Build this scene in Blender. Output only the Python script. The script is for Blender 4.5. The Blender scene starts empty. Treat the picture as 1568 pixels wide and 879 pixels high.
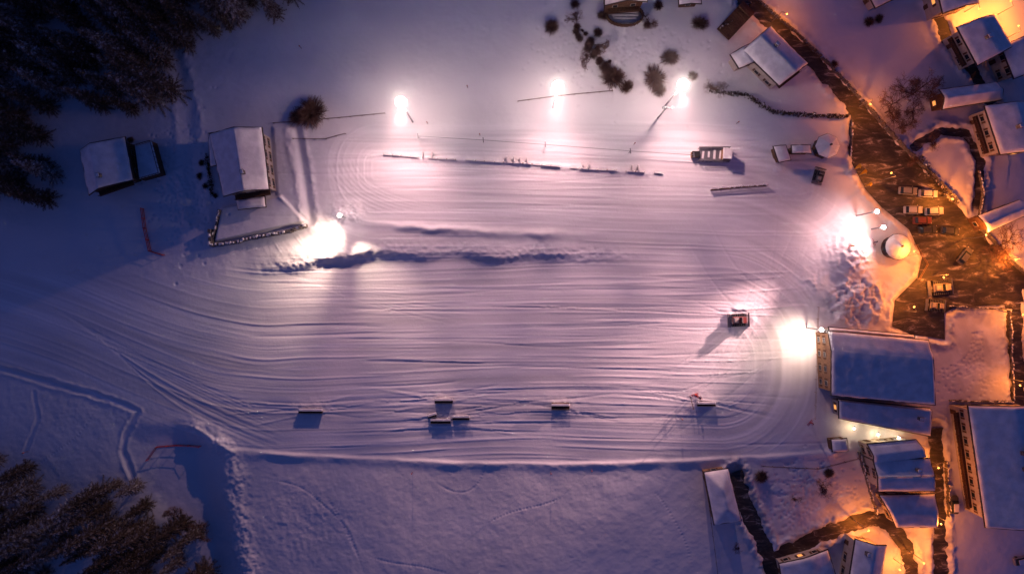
import bpy, math, random
import numpy as np
from mathutils import Vector, Matrix
random.seed(7); rng=np.random.default_rng(7)
S=0.15; CH=160.0
def P(px,py,h=0.0):
    k=(CH-h)/CH
    return ((px-784)*S*k,(439.5-py)*S*k)
sc=bpy.context.scene
sc.view_settings.view_transform='Standard'; sc.view_settings.look='None'; sc.view_settings.exposure=0
# ---------------------------------------------------------------- materials
def mat(name,col,rough=0.8,var=0.0,scale=2.0,metal=0.0,bump=0.0,bscale=8.0,col2=None,em=None,ems=0.0,detail=4):
    m=bpy.data.materials.new(name); m.use_nodes=True; n=m.node_tree.nodes; l=m.node_tree.links
    b=n['Principled BSDF']; b.inputs['Roughness'].default_value=rough; b.inputs['Metallic'].default_value=metal
    b.inputs['Base Color'].default_value=(*col,1)
    b.inputs['Specular IOR Level'].default_value=0.25
    tc=n.new('ShaderNodeTexCoord')
    if var>0 or col2:
        nz=n.new('ShaderNodeTexNoise'); nz.inputs['Scale'].default_value=scale; nz.inputs['Detail'].default_value=detail
        l.new(tc.outputs['Object'],nz.inputs['Vector'])
        r=n.new('ShaderNodeValToRGB'); c2=col2 if col2 else tuple(c*(1-var) for c in col)
        r.color_ramp.elements[0].position=0.38; r.color_ramp.elements[1].position=0.62
        r.color_ramp.elements[0].color=(*c2,1); r.color_ramp.elements[1].color=(*col,1)
        l.new(nz.outputs['Fac'],r.inputs['Fac']); l.new(r.outputs['Color'],b.inputs['Base Color'])
    if bump>0:
        nb=n.new('ShaderNodeTexNoise'); nb.inputs['Scale'].default_value=bscale; nb.inputs['Detail'].default_value=5
        l.new(tc.outputs['Object'],nb.inputs['Vector'])
        bp=n.new('ShaderNodeBump'); bp.inputs['Strength'].default_value=bump; bp.inputs['Distance'].default_value=0.1
        l.new(nb.outputs['Fac'],bp.inputs['Height']); l.new(bp.outputs['Normal'],b.inputs['Normal'])
    if em:
        b.inputs['Emission Color'].default_value=(*em,1); b.inputs['Emission Strength'].default_value=ems
        m.cycles.emission_sampling='NONE'
    return m
M={}
M['roofsnow']=mat('roof_snow',(0.88,0.87,0.86),0.7,0.16,0.6,bump=0.4,bscale=3)
M['wood']=mat('dark_wood',(0.13,0.07,0.04),0.8,0.4,3,bump=0.3)
M['wood2']=mat('light_wood',(0.30,0.18,0.10),0.8,0.3,3)
M['plaster']=mat('plaster',(0.45,0.40,0.34),0.9,0.15,1.5)
M['stone']=mat('stone',(0.20,0.18,0.17),0.9,0.5,2.5,bump=0.6,bscale=5)
M['tile']=mat('roof_edge',(0.06,0.05,0.05),0.8,0.3,4)
M['glass']=mat('window_glass',(0.02,0.03,0.04),0.15)
M['lit']=mat('lit_window',(0.8,0.5,0.2),0.5,em=(1,0.40,0.08),ems=1.0)
M['frame']=mat('window_frame',(0.4,0.36,0.32),0.7)
M['metal']=mat('galvanised_metal',(0.25,0.26,0.28),0.5,0.2,4,metal=0.6)
M['dark']=mat('black_rubber',(0.02,0.02,0.022),0.8)
M['red']=mat('red_paint',(0.50,0.04,0.025),0.5,0.2,4)
M['yellow']=mat('yellow_fabric',(0.75,0.45,0.04),0.6)
M['lamp_w']=mat('lamp_white_glow',(1,0.9,0.8),0.5,em=(1,0.88,0.76),ems=60)
M['lamp_o']=mat('lamp_orange_glow',(1,0.5,0.1),0.5,em=(1,0.42,0.08),ems=6)
M['bark']=mat('bark',(0.10,0.065,0.045),0.9,0.4,3)
M['twig']=mat('twigs',(0.19,0.11,0.09),0.9,0.4,2)
M['hedge']=mat('hedge_leaves',(0.045,0.045,0.03),0.9,col2=(0.10,0.07,0.05),scale=2)
def conifer_mat():
    m=bpy.data.materials.new('conifer_needles'); m.use_nodes=True; n=m.node_tree.nodes; l=m.node_tree.links
    b=n['Principled BSDF']; b.inputs['Roughness'].default_value=0.9; b.inputs['Specular IOR Level'].default_value=0.1
    tc=n.new('ShaderNodeTexCoord'); nz=n.new('ShaderNodeTexNoise'); nz.inputs['Scale'].default_value=1.0; nz.inputs['Detail'].default_value=8
    nz.inputs['Roughness'].default_value=0.8
    l.new(tc.outputs['Object'],nz.inputs['Vector'])
    oi=n.new('ShaderNodeObjectInfo'); ad=n.new('ShaderNodeMath'); ad.operation='MULTIPLY_ADD'; ad.inputs[1].default_value=0.08; ad.inputs[2].default_value=-0.03
    l.new(oi.outputs['Random'],ad.inputs[0]); a3=n.new('ShaderNodeMath'); l.new(nz.outputs['Fac'],a3.inputs[0]); l.new(ad.outputs[0],a3.inputs[1])
    r=n.new('ShaderNodeValToRGB'); e=r.color_ramp.elements
    e[0].position=0.42; e[0].color=(0.030,0.026,0.018,1); e[1].position=0.66; e[1].color=(0.75,0.74,0.76,1)
    x=e.new(0.54); x.color=(0.15,0.10,0.07,1)
    l.new(a3.outputs[0],r.inputs['Fac']); l.new(r.outputs['Color'],b.inputs['Base Color'])
    return m
M['needles']=conifer_mat()
# ---------------------------------------------------------------- mesh builder
class MB:
    def __init__(s): s.v=[];s.f=[];s.m=[]
    def add(s,vs,fs,mi=0):
        o=len(s.v); s.v+= [tuple(a) for a in vs]; s.f+=[tuple(i+o for i in f) for f in fs]; s.m+=[mi]*len(fs)
    def box(s,cx,cy,cz,sx,sy,sz,rot=0,mi=0,tap=1.0):
        c,sn=math.cos(rot),math.sin(rot); vs=[]
        for z,t in((-.5,1),(.5,tap)):
            for x,y in((-.5,-.5),(.5,-.5),(.5,.5),(-.5,.5)):
                X,Y=x*sx*t,y*sy*t; vs.append((cx+X*c-Y*sn,cy+X*sn+Y*c,cz+z*sz))
        s.add(vs,[(3,2,1,0),(4,5,6,7),(0,1,5,4),(1,2,6,5),(2,3,7,6),(3,0,4,7)],mi)
    def cyl(s,p0,p1,r0,r1,n=6,mi=0):
        p0=Vector(p0);p1=Vector(p1);d=(p1-p0)
        if d.length<1e-5:return
        d.normalize(); a=d.orthogonal().normalized(); b=d.cross(a); vs=[]
        for p,r in((p0,r0),(p1,r1)):
            for i in range(n):
                t=2*math.pi*i/n; vs.append(p+a*(r*math.cos(t))+b*(r*math.sin(t)))
        fs=[(i,(i+1)%n,n+(i+1)%n,n+i) for i in range(n)]+[tuple(range(n-1,-1,-1)),tuple(range(n,2*n))]
        s.add(vs,fs,mi)
    def dome(s,c,r,mi=0,n=10,k=5,zs=1.0,full=True):
        vs=[];fs=[]
        lo=-math.pi/2 if full else 0
        for j in range(k+1):
            ph=lo+(math.pi/2-lo)*j/k
            for i in range(n):
                t=2*math.pi*i/n; vs.append((c[0]+r*math.cos(ph)*math.cos(t),c[1]+r*math.cos(ph)*math.sin(t),c[2]+r*zs*math.sin(ph)))
        for j in range(k):
            for i in range(n): fs.append((j*n+i,j*n+(i+1)%n,(j+1)*n+(i+1)%n,(j+1)*n+i))
        s.add(vs,fs,mi)
    def mesh(s,name,mats,smooth=False):
        me=bpy.data.meshes.new(name); me.from_pydata(s.v,[],s.f)
        for k in mats: me.materials.append(M[k] if isinstance(k,str) else k)
        me.polygons.foreach_set('material_index',s.m)
        if smooth: me.polygons.foreach_set('use_smooth',[True]*len(s.f))
        me.update(); return me
    def obj(s,name,mats,parent=None,smooth=False,bevel=0):
        o=bpy.data.objects.new(name,s.mesh(name,mats,smooth)); sc.collection.objects.link(o)
        if parent: attach(o,parent)
        if bevel:
            b=o.modifiers.new('b','BEVEL'); b.width=bevel; b.segments=2
        return o
def attach(o,e):
    o.parent=e; o.matrix_parent_inverse=Matrix.Translation(-e.location)
def empty(name,x,y,z=0):
    e=bpy.data.objects.new(name,None); e.location=(x,y,z); e.empty_display_size=1; sc.collection.objects.link(e); return e
# ---------------------------------------------------------------- noise
TAB=rng.random((256,256))
def vn(x,y,seed=0):
    x=np.asarray(x)+seed*17.31; y=np.asarray(y)+seed*9.77
    xi=np.floor(x).astype(int); yi=np.floor(y).astype(int); fx=x-xi; fy=y-yi
    fx=fx*fx*(3-2*fx); fy=fy*fy*(3-2*fy)
    a=TAB[xi%256,yi%256];b=TAB[(xi+1)%256,yi%256];c=TAB[xi%256,(yi+1)%256];d=TAB[(xi+1)%256,(yi+1)%256]
    return ((a*(1-fx)+b*fx)*(1-fy)+(c*(1-fx)+d*fx)*fy)*2-1
def fbm(x,y,o=4,seed=0):
    s=0;a=1
    for i in range(o): s=s+a*vn(x*2**i,y*2**i,seed+i*3); a*=0.5
    return s
def sstep(a,b,x):
    t=np.clip((x-a)/(b-a),0,1); return t*t*(3-2*t)
# ---------------------------------------------------------------- terrain
xf=np.arange(-121,121.01,0.22); yf=np.arange(-69,69.01,0.20)
g=np.cumsum(0.22*1.28**np.arange(1,33)); g=g[g<4000]
xs=np.concatenate([xf[0]-g[::-1],xf,xf[-1]+g]); ys=np.concatenate([yf[0]-g[::-1],yf,yf[-1]+g])
X,Y=np.meshgrid(xs,ys); PX=X/S+784; PY=439.5-Y/S
def dline(pts):
    best=np.full(X.shape,1e9); side=np.zeros(X.shape); tt=np.zeros(X.shape)
    L=0
    for (x0,y0),(x1,y1) in zip(pts[:-1],pts[1:]):
        dx,dy=x1-x0,y1-y0; q=dx*dx+dy*dy; l=math.sqrt(q)
        t=np.clip(((PX-x0)*dx+(PY-y0)*dy)/q,0,1)
        d=np.hypot(PX-x0-t*dx,PY-y0-t*dy); s=np.sign((PX-x0)*dy-(PY-y0)*dx)
        k=d<best; best=np.where(k,d,best); side=np.where(k,s,side); tt=np.where(k,L+t*l,tt); L+=l
    return best*S,side,tt/L
def sdpoly(pts):
    d=np.full(X.shape,1e9); ins=np.zeros(X.shape,bool); n=len(pts)
    for i in range(n):
        x0,y0=pts[i];x1,y1=pts[(i+1)%n]; dx,dy=x1-x0,y1-y0
        t=np.clip(((PX-x0)*dx+(PY-y0)*dy)/(dx*dx+dy*dy+1e-9),0,1)
        d=np.minimum(d,np.hypot(PX-x0-t*dx,PY-y0-t*dy))
        if dy!=0:
            c=((y0>PY)!=(y1>PY))&(PX<(x1-x0)*(PY-y0)/dy+x0); ins^=c
    return np.where(ins,-d,d)*S
GROOM=[(-60,415),(330,425),(470,345),(520,320),(492,262),(500,225),(545,190),(700,196),(1000,185),(1150,185),(1240,255),(1290,320),(1262,400),(1246,470),(1250,640),(1205,690),(900,708),(700,705),(350,688),(230,640),(-60,550)]
groom=1-sstep(-2.0,1.5,sdpoly(GROOM))
ROADS=[([(1118,-30),(1140,0),(1200,52),(1250,100),(1300,152),(1350,212),(1420,282),(1480,350),(1530,402),(1600,455)],9),
       ([(1125,722),(1142,775),(1178,852),(1192,900)],9),
       ([(1182,856),(1260,818),(1330,793),(1362,800),(1385,830),(1402,900)],8),
       ([(1432,655),(1436,760),(1442,900)],8),
       ([(1552,465),(1556,560),(1562,640)],9),
       ([(1420,-20),(1450,60),(1490,110),(1520,160)],6),
       ([(1395,228),(1440,200),(1480,205),(1502,250),(1495,320)],3.5)]
PARK=[(1303,175),(1325,180),(1390,245),(1440,300),(1500,370),(1560,430),(1568,462),(1540,467),(1462,470),(1446,480),(1447,520),(1395,512),(1366,500),(1370,460),(1405,425),(1412,395),(1392,352),(1350,318),(1325,290),(1304,250)]
rd=sdpoly(PARK)
for pts,w in ROADS:
    d,_,_=dline(pts); rd=np.minimum(rd,d-w*S)
rdn=rd+0.45*fbm(X/1.6,Y/1.6,3,5)
H=0.18+0.35*vn(X/60,Y/60,1)*0.5+0.12*fbm(X/14,Y/14,3,2)*(1-0.7*groom)+0.03*fbm(X/2.2,Y/2.2,3,3)*(1-0.85*groom)
H+=0.03*fbm(X/9,Y/4,3,12)*groom
def blob(px,py,rx,ry): return np.exp(-(((PX-px)/rx)**2+((PY-py)/ry)**2))
rough=0.75*blob(460,800,80,70)+0.4*blob(120,620,120,50)+0.5*blob(1230,770,60,50)+0.5*blob(1500,540,45,60)+0.4*blob(950,80,90,60)+0.5*blob(420,240,40,60)
H+=0.06*rough*fbm(X/0.8,Y/0.8,3,6)+0.014*fbm(X/0.9,Y/0.7,2,61)*(1-groom)
shift=-140*(1-sstep(-100,430,PX)); 
def rbox(x,y,cx,cy,hx,hy,r):
    qx=np.abs(x-cx)-hx+r; qy=np.abs(y-cy)-hy+r
    return np.hypot(np.maximum(qx,0),np.maximum(qy,0))+np.minimum(np.maximum(qx,qy),0)-r
wv=0.9*vn(X/30,Y/25,71)+0.35*vn(X/11,Y/14,72)
psL=rbox(PX,PY-shift-6*np.sin(PX/190),400,560,850,160,150)*S+wv*0.7
psU=rbox(PX,PY-4*np.sin(PX/150)+(PX-850)*-0.02,900,268,410,95,85)*S+wv*0.6
# in the middle of the lower field the machine drives straight passes
straight=(PY-6*np.sin(PX/190))*S+wv*0.7
low=sstep(372,400,PY)
def tracks(ps,sd):
    a=vn(ps/0.6,X/55,sd)*0.6+vn(ps/1.3,X/70,sd+1)*0.9
    gate=sstep(-0.3,0.3,vn(ps/2.2,X/28,sd+2))
    def line(period,w,amp,ph,fr):
        return np.exp(-((((ps+amp*np.sin(X/fr+ph))/period)%1-0.5)/w)**2)
    rid=line(4.1,.045,.25,0,23); rid2=line(2.7,.06,.5,1,31)*sstep(-0.2,0.2,vn(ps/4,X/22,sd+5))
    rid3=line(1.55,.11,.4,2,17)*sstep(-0.2,0.3,vn(ps/3,X/18,sd+7)); rid4=line(1.13,.14,.3,4,37)*sstep(-0.1,0.3,vn(ps/2,X/26,sd+9))
    return 0.009*a+0.055*gate*rid+0.05*rid2+0.026*rid3+0.02*rid4+0.012*gate*vn(ps/0.42,X/40,sd+3)
core=np.clip(1.15*np.exp(-((np.maximum(np.abs(PX-1085)-5,0)/75)**2+((PY-560)/62)**2)**1.5),0,1)
tL=tracks(psL,21)*(1-core)+tracks(straight,41)*core*0.8
trk=tL*low+tracks(psU,31)*(1-low)
trk=trk*(0.5+0.5*sstep(220,520,PX))*(0.7+0.3*(1-sstep(1120,1230,PX)))
H+=trk*groom*1.25
def env(t,a,b,c,d): return sstep(a,b,t)*(1-sstep(c,d,t))
RB=[(365,421),(420,411),(470,397),(540,386),(600,383),(700,386),(760,388),(850,390),(940,390),(1005,394)]
d,s,t=dline(RB); dd=d*s+0.3*fbm(X/3,Y/3,3,8)+1.1*vn(X/9,Y/30,14)
A=(1.05*env(t,0,0.22,0.55,1.0)*(0.75+0.5*vn(X/8,Y/50,9))+0.15)*env(t,0,0.05,0.9,1)
prof=np.where(dd>0,np.exp(-(dd/5.0)**2),np.exp(-(dd/1.6)**2)); H+=A*prof*np.where(t<=0.001,0,1)
nearB=env(t,0.01,0.1,0.85,1)*np.exp(-(dd/1.8)**2)
H+=0.09*nearB*fbm(X/0.9,Y/0.7,3,10)
RA=[(520,335),(560,341),(600,346),(650,350),(730,354),(800,358),(870,360),(950,357)]
d,s,t=dline(RA); dd=d*s+0.25*fbm(X/2.5,Y/2.5,2,11)
A=0.8*env(t,0,0.15,0.6,1)*(0.8+0.4*vn(X/6,Y/50,19)); prof=np.where(dd>0,np.exp(-(dd/0.8)**2),np.exp(-(dd/1.1)**2)); H+=A*prof
RC=[(588,237),(655,243),(800,251),(900,260),(1015,266)]
d,s,t=dline(RC); dd=d*s; A=0.45*env(t,0,0.05,0.93,1)*(0.75+0.4*vn(X/1.6,X/3,4)); H+=A*np.where(dd>0,np.exp(-(dd/0.6)**2),np.exp(-(dd/0.9)**2))
H+=0.07*fbm(X/0.8,Y/0.8,2,19)*np.exp(-(d/1.2)**2)*env(t,0,0.02,0.97,1)
FB=[(262,648),(300,655),(352,688),(450,697),(700,708),(850,711),(1050,705),(1200,697),(1312,686)]
d,s,t=dline(FB); dd=d*s+0.12*vn(X/3,Y/3,3); H+=np.where(dd>0,0.42*np.exp(-(dd/0.45)**2),0.42*np.exp(-(dd/1.3)**2))*env(t,0,0.03,0.97,1)*(0.75+0.5*vn(X/5,Y/5,77))
for pts,w,a in(([(-60,548),(0,565),(120,598),(170,612),(212,630),(203,645),(192,665),(188,690),(202,730)],0.6,0.2),([(262,60),(285,160),(292,240),(300,330)],1.6,0.3),([(450,190),(462,250),(474,335)],1.1,0.45),([(40,690),(60,640),(52,600)],0.4,0.08)):
    d,s,t=dline(pts); d=d+0.25*vn(X/2.5,Y/2.5,33); H+=-a*np.exp(-(d/w)**2)+a*0.6*np.exp(-((d-w*1.7)/(w*0.6))**2)*(0.7+0.5*fbm(X/1,Y/1,2,7))
de=(PX-np.interp(PY,[655,690,740,800,900],[320,345,348,358,378]))*S+0.8*vn(X/5,Y/5,88)
k=sstep(640,700,PY)*(1-sstep(1000,1200,PY))
H+=k*(-2.3*(1-sstep(-8,0.5,de))*np.exp(-(de/16)**2)+0.4*np.exp(-((de-1)/2.5)**2))
H+=k*0.17*np.exp(-((de-1.5)/2.8)**2)*fbm(X/0.9,Y/0.9,3,13)
pil=blob(1312,462,46,34); H+=2.4*pil*(0.75+0.5*fbm(X/3,Y/3,3,15)); H+=0.5*sstep(0.15,0.6,pil)*fbm(X/0.9,Y/0.9,3,16)
m2=blob(1300,392,34,30); rr=np.hypot(PX-1318,PY-380)*S; H+=2.0*m2+0.13*m2*np.sin(rr*4.2+2.5*vn(X/3,Y/3,81))+0.4*m2*fbm(X/1,Y/1,3,17)
m3=blob(1310,345,30,26); H+=1.1*m3+0.15*m3*fbm(X/1,Y/1,3,18)
for bx,by,r,a in((1275,690,10,.6),(520,330,16,.7),(545,325,14,.6),(1245,430,22,.4),(1190,255,12,.4),(330,680,14,.6),(300,655,14,.4)): 
    b=blob(bx,by,r,r); H+=a*b*(1+0.5*fbm(X/1,Y/1,3,20))
for bx,by in((477,628),(680,612),(690,640),(858,620),(1078,617)):
    b=np.exp(-(((PX-bx)/34)**2+((PY-by)/16)**2)); H+=0.22*b+0.06*b*fbm(X/0.9,Y/0.9,2,23)
H+=0.4*np.exp(-((np.hypot(PX-1132,PY-489)-17)/6)**2)*(0.4+0.6*vn(X/1.5,Y/1.5,25))*(PX>1095)
tp=sdpoly([(340,318),(432,300),(470,340),(330,372)]); H+=1.0*(1-sstep(-0.5,0.3,tp))
tp=sdpoly([(418,195),(450,195),(470,335),(425,300)]); H+=0.5*(1-sstep(-0.6,0.6,tp))
T=np.zeros(X.shape); ix0=len(g); iy0=len(g)
def stamp(px,py,dep,r):
    x=(px-784)*S;y=(439.5-py)*S
    i=int(round((x-xf[0])/0.22))+ix0; j=int(round((y-yf[0])/0.20))+iy0
    if i<ix0+4 or j<iy0+4 or i>ix0+len(xf)-5 or j>iy0+len(yf)-5:return
    w=T[j-2:j+3,i-2:i+3]; k=-dep*np.exp(-((X[j-2:j+3,i-2:i+3]-x)**2+(Y[j-2:j+3,i-2:i+3]-y)**2)/(r*r))
    np.copyto(w,np.where(abs(k)>abs(w),k,w))
def stroke(p0,p1,p2,dep=0.05,r=0.22,wig=0,step=1.0):
    L=math.dist(p0,p1)+math.dist(p1,p2); n=max(2,int(L/step)); ph=random.random()*6
    for i in range(n+1):
        t=i/n; x=(1-t)**2*p0[0]+2*t*(1-t)*p1[0]+t*t*p2[0]; y=(1-t)**2*p0[1]+2*t*(1-t)*p1[1]+t*t*p2[1]
        stamp(x+wig*math.sin(t*L/23+ph),y+wig*math.sin(t*L/19+ph),dep*random.uniform(.7,1.2)*min(1,5*t+.2,5*(1-t)+.2),r)
for bx,by in((477,628),(680,612),(690,640),(858,620),(1078,617)):
    for k_ in range(9):
        a=random.uniform(-26,26); b=random.uniform(-30,30); 
        stroke((bx-random.uniform(60,150),by+a),(bx-30,by+a*.4),(bx+random.uniform(60,130),by+b),0.07 if k_%2 else -0.05)
for k_ in range(100):
    x=random.uniform(380,1150); y=random.choice([random.uniform(200,335),random.uniform(410,690),random.uniform(410,690)])
    stroke((x,y),(x+90,y+random.uniform(-6,6)),(x+random.uniform(140,300),y+random.uniform(-12,12)),random.choice([-.07,.07,.05]))
for k_ in range(14):
    stroke((random.uniform(960,1100),random.uniform(300,690)),(1180,random.uniform(380,640)),(random.uniform(1190,1250),random.uniform(300,520)),0.05)
for k_ in range(10):
    stroke((430+k_*3,420),(540,440+k_*3),(700,425+k_*8),0.04)
for k_ in range(7):
    stroke((500+k_*7,240),(505+k_*8,300),(600+k_*12,332-k_*3),0.06)
for k_ in range(12):
    stroke((80+k_*8,470+k_*4),(230,560+k_*6),(430,640+k_*5),random.choice([.05,-.04]))
for k_ in range(260): stamp(random.gauss(950,70),random.gauss(80,35),0.15,0.3)
for k_ in range(300): stamp(random.gauss(1240,50),random.gauss(770,35),0.15,0.3)
for k_ in range(300): stamp(random.gauss(1490,30),random.gauss(545,40),0.15,0.3)
for k_ in range(250): stamp(random.gauss(285,25),random.gauss(285,45),0.18,0.3)
for ln in (((670,740),(720,780),(750,700)),((400,730),(520,745),(560,879)),((300,180),(240,200),(190,250)),((150,620),(100,700),(40,720)),((860,760),(800,780),(745,800)),((500,760),(530,800),(545,850)),((560,850),(620,865),(700,879)),((1000,750),(1040,790),(1060,870))):
    stroke(*ln,dep=0.10,r=0.2,wig=2,step=5)
H+=T
flat=1-sstep(0.4,5,rd)
H=H*(1-flat)+flat*(0.16+0.25*(H-0.18))
bank=0.45*np.exp(-((rd-1.3)/0.8)**2)*(0.8+0.6*fbm(X/1.2,Y/1.2,3,27))
H=np.where(rdn<0.8,-0.14+(np.maximum(H,0.1)+0.14)*sstep(0.0,0.8,rdn),np.where(rd<6,np.maximum(H,0.08),H))+np.maximum(bank,0)*sstep(0.2,0.9,rdn)*(rd<5)
far=sstep(150,600,np.hypot(X,Y)); H=H+far*(60*np.abs(vn(X/700,Y/700,40))*sstep(300,2500,np.hypot(X,Y)))
def hw(x,y): return float(H[np.abs(ys-y).argmin(),np.abs(xs-x).argmin()])
nx,ny=len(xs),len(ys)
me=bpy.data.meshes.new('snow_ground'); co=np.stack([X,Y,H],-1).reshape(-1,3).astype(np.float32)
idx=np.arange(nx*ny).reshape(ny,nx); q=np.stack([idx[:-1,:-1],idx[:-1,1:],idx[1:,1:],idx[1:,:-1]],-1).reshape(-1,4)
me.vertices.add(len(co)); me.vertices.foreach_set('co',co.ravel())
me.loops.add(q.size); me.loops.foreach_set('vertex_index',q.ravel().astype(np.int32))
me.polygons.add(len(q)); me.polygons.foreach_set('loop_start',np.arange(0,q.size,4,dtype=np.int32)); me.polygons.foreach_set('loop_total',np.full(len(q),4,dtype=np.int32))
me.polygons.foreach_set('use_smooth',np.ones(len(q),bool))
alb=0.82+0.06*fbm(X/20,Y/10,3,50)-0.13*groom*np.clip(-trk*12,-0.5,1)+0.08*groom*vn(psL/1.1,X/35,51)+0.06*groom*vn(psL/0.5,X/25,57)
dirt=np.clip(np.exp(-(np.maximum(rd,0)/2.5))*(0.55+0.5*fbm(X/2,Y/2,3,52)),0,1)*0.65+0.3*np.clip(fbm(X/2.5,Y/2.5,3,53),0,1)*sstep(.2,.8,pil)
dirt+=0.35*blob(1500,540,50,70)*np.clip(0.6+fbm(X/3,Y/3,3,55),0,1)+0.25*blob(1240,770,70,50)*np.clip(0.4+fbm(X/2,Y/2,3,56),0,1)
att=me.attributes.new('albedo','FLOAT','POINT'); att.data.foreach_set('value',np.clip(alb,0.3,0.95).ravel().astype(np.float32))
att=me.attributes.new('dirt','FLOAT','POINT'); att.data.foreach_set('value',np.clip(dirt,0,1).ravel().astype(np.float32))
me.update(calc_edges=True)
go=bpy.data.objects.new('snow_ground',me); sc.collection.objects.link(go)
m=bpy.data.materials.new('snow'); m.use_nodes=True; n=m.node_tree.nodes; l=m.node_tree.links; b=n['Principled BSDF']
b.inputs['Roughness'].default_value=0.65; b.inputs['Specular IOR Level'].default_value=0.15
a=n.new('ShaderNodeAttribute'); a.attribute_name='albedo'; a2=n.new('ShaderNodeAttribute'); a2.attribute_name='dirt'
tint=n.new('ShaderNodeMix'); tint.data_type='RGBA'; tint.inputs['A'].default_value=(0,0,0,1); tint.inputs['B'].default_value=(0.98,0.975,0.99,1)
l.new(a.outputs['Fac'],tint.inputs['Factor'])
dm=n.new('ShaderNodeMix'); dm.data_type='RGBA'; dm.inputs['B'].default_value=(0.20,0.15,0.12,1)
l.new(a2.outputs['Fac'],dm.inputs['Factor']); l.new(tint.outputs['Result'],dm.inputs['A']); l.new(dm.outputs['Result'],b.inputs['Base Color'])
tc=n.new('ShaderNodeTexCoord'); nb=n.new('ShaderNodeTexNoise'); nb.inputs['Scale'].default_value=1.6; nb.inputs['Detail'].default_value=8; nb.inputs['Roughness'].default_value=0.75
l.new(tc.outputs['Object'],nb.inputs['Vector']); bp=n.new('ShaderNodeBump'); bp.inputs['Strength'].default_value=0.35; bp.inputs['Distance'].default_value=0.12
l.new(nb.outputs['Fac'],bp.inputs['Height']); l.new(bp.outputs['Normal'],b.inputs['Normal'])
me.materials.append(m)
# ---------------------------------------------------------------- roads
def asphalt():
    m=bpy.data.materials.new('asphalt_slush'); m.use_nodes=True; n=m.node_tree.nodes; l=m.node_tree.links; b=n['Principled BSDF']
    b.inputs['Roughness'].default_value=0.6
    tc=n.new('ShaderNodeTexCoord'); nz=n.new('ShaderNodeTexNoise'); nz.inputs['Scale'].default_value=0.45; nz.inputs['Detail'].default_value=10; nz.inputs['Roughness'].default_value=0.74; nz.inputs['Distortion'].default_value=0.8
    mp=n.new('ShaderNodeMapping'); mp.inputs['Rotation'].default_value=(0,0,0.85); mp.inputs['Scale'].default_value=(0.5,1.5,1)
    l.new(tc.outputs['Object'],mp.inputs['Vector']); l.new(mp.outputs['Vector'],nz.inputs['Vector'])
    r=n.new('ShaderNodeValToRGB'); e=r.color_ramp.elements
    e[0].position=0.44; e[0].color=(0.026,0.023,0.020,1); e[1].position=0.70; e[1].color=(0.6,0.55,0.52,1); x=e.new(0.56); x.color=(0.075,0.06,0.05,1)
    l.new(nz.outputs['Fac'],r.inputs['Fac']); l.new(r.outputs['Color'],b.inputs['Base Color']); return m
M['asph']=asphalt()
for i,(pts,w) in enumerate(ROADS):
    mb=MB(); W=w*S+0.7; z=0.004*(i+1)
    pp=[Vector((*P(x,y),0)) for x,y in pts]; vs=[]
    for j,p in enumerate(pp):
        d=(pp[min(j+1,len(pp)-1)]-pp[max(j-1,0)]).normalized(); nrm=Vector((-d.y,d.x,0))
        vs+= [(p.x+nrm.x*W,p.y+nrm.y*W,z),(p.x-nrm.x*W,p.y-nrm.y*W,z)]
    mb.add(vs,[(2*j,2*j+1,2*j+3,2*j+2) for j in range(len(pp)-1)]); mb.obj('road',['asph'])
mb=MB(); mb.add([(*P(x,y),0.0) for x,y in PARK],[tuple(range(len(PARK)-1,-1,-1))]); mb.obj('parking_lot',['asph'])
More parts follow.
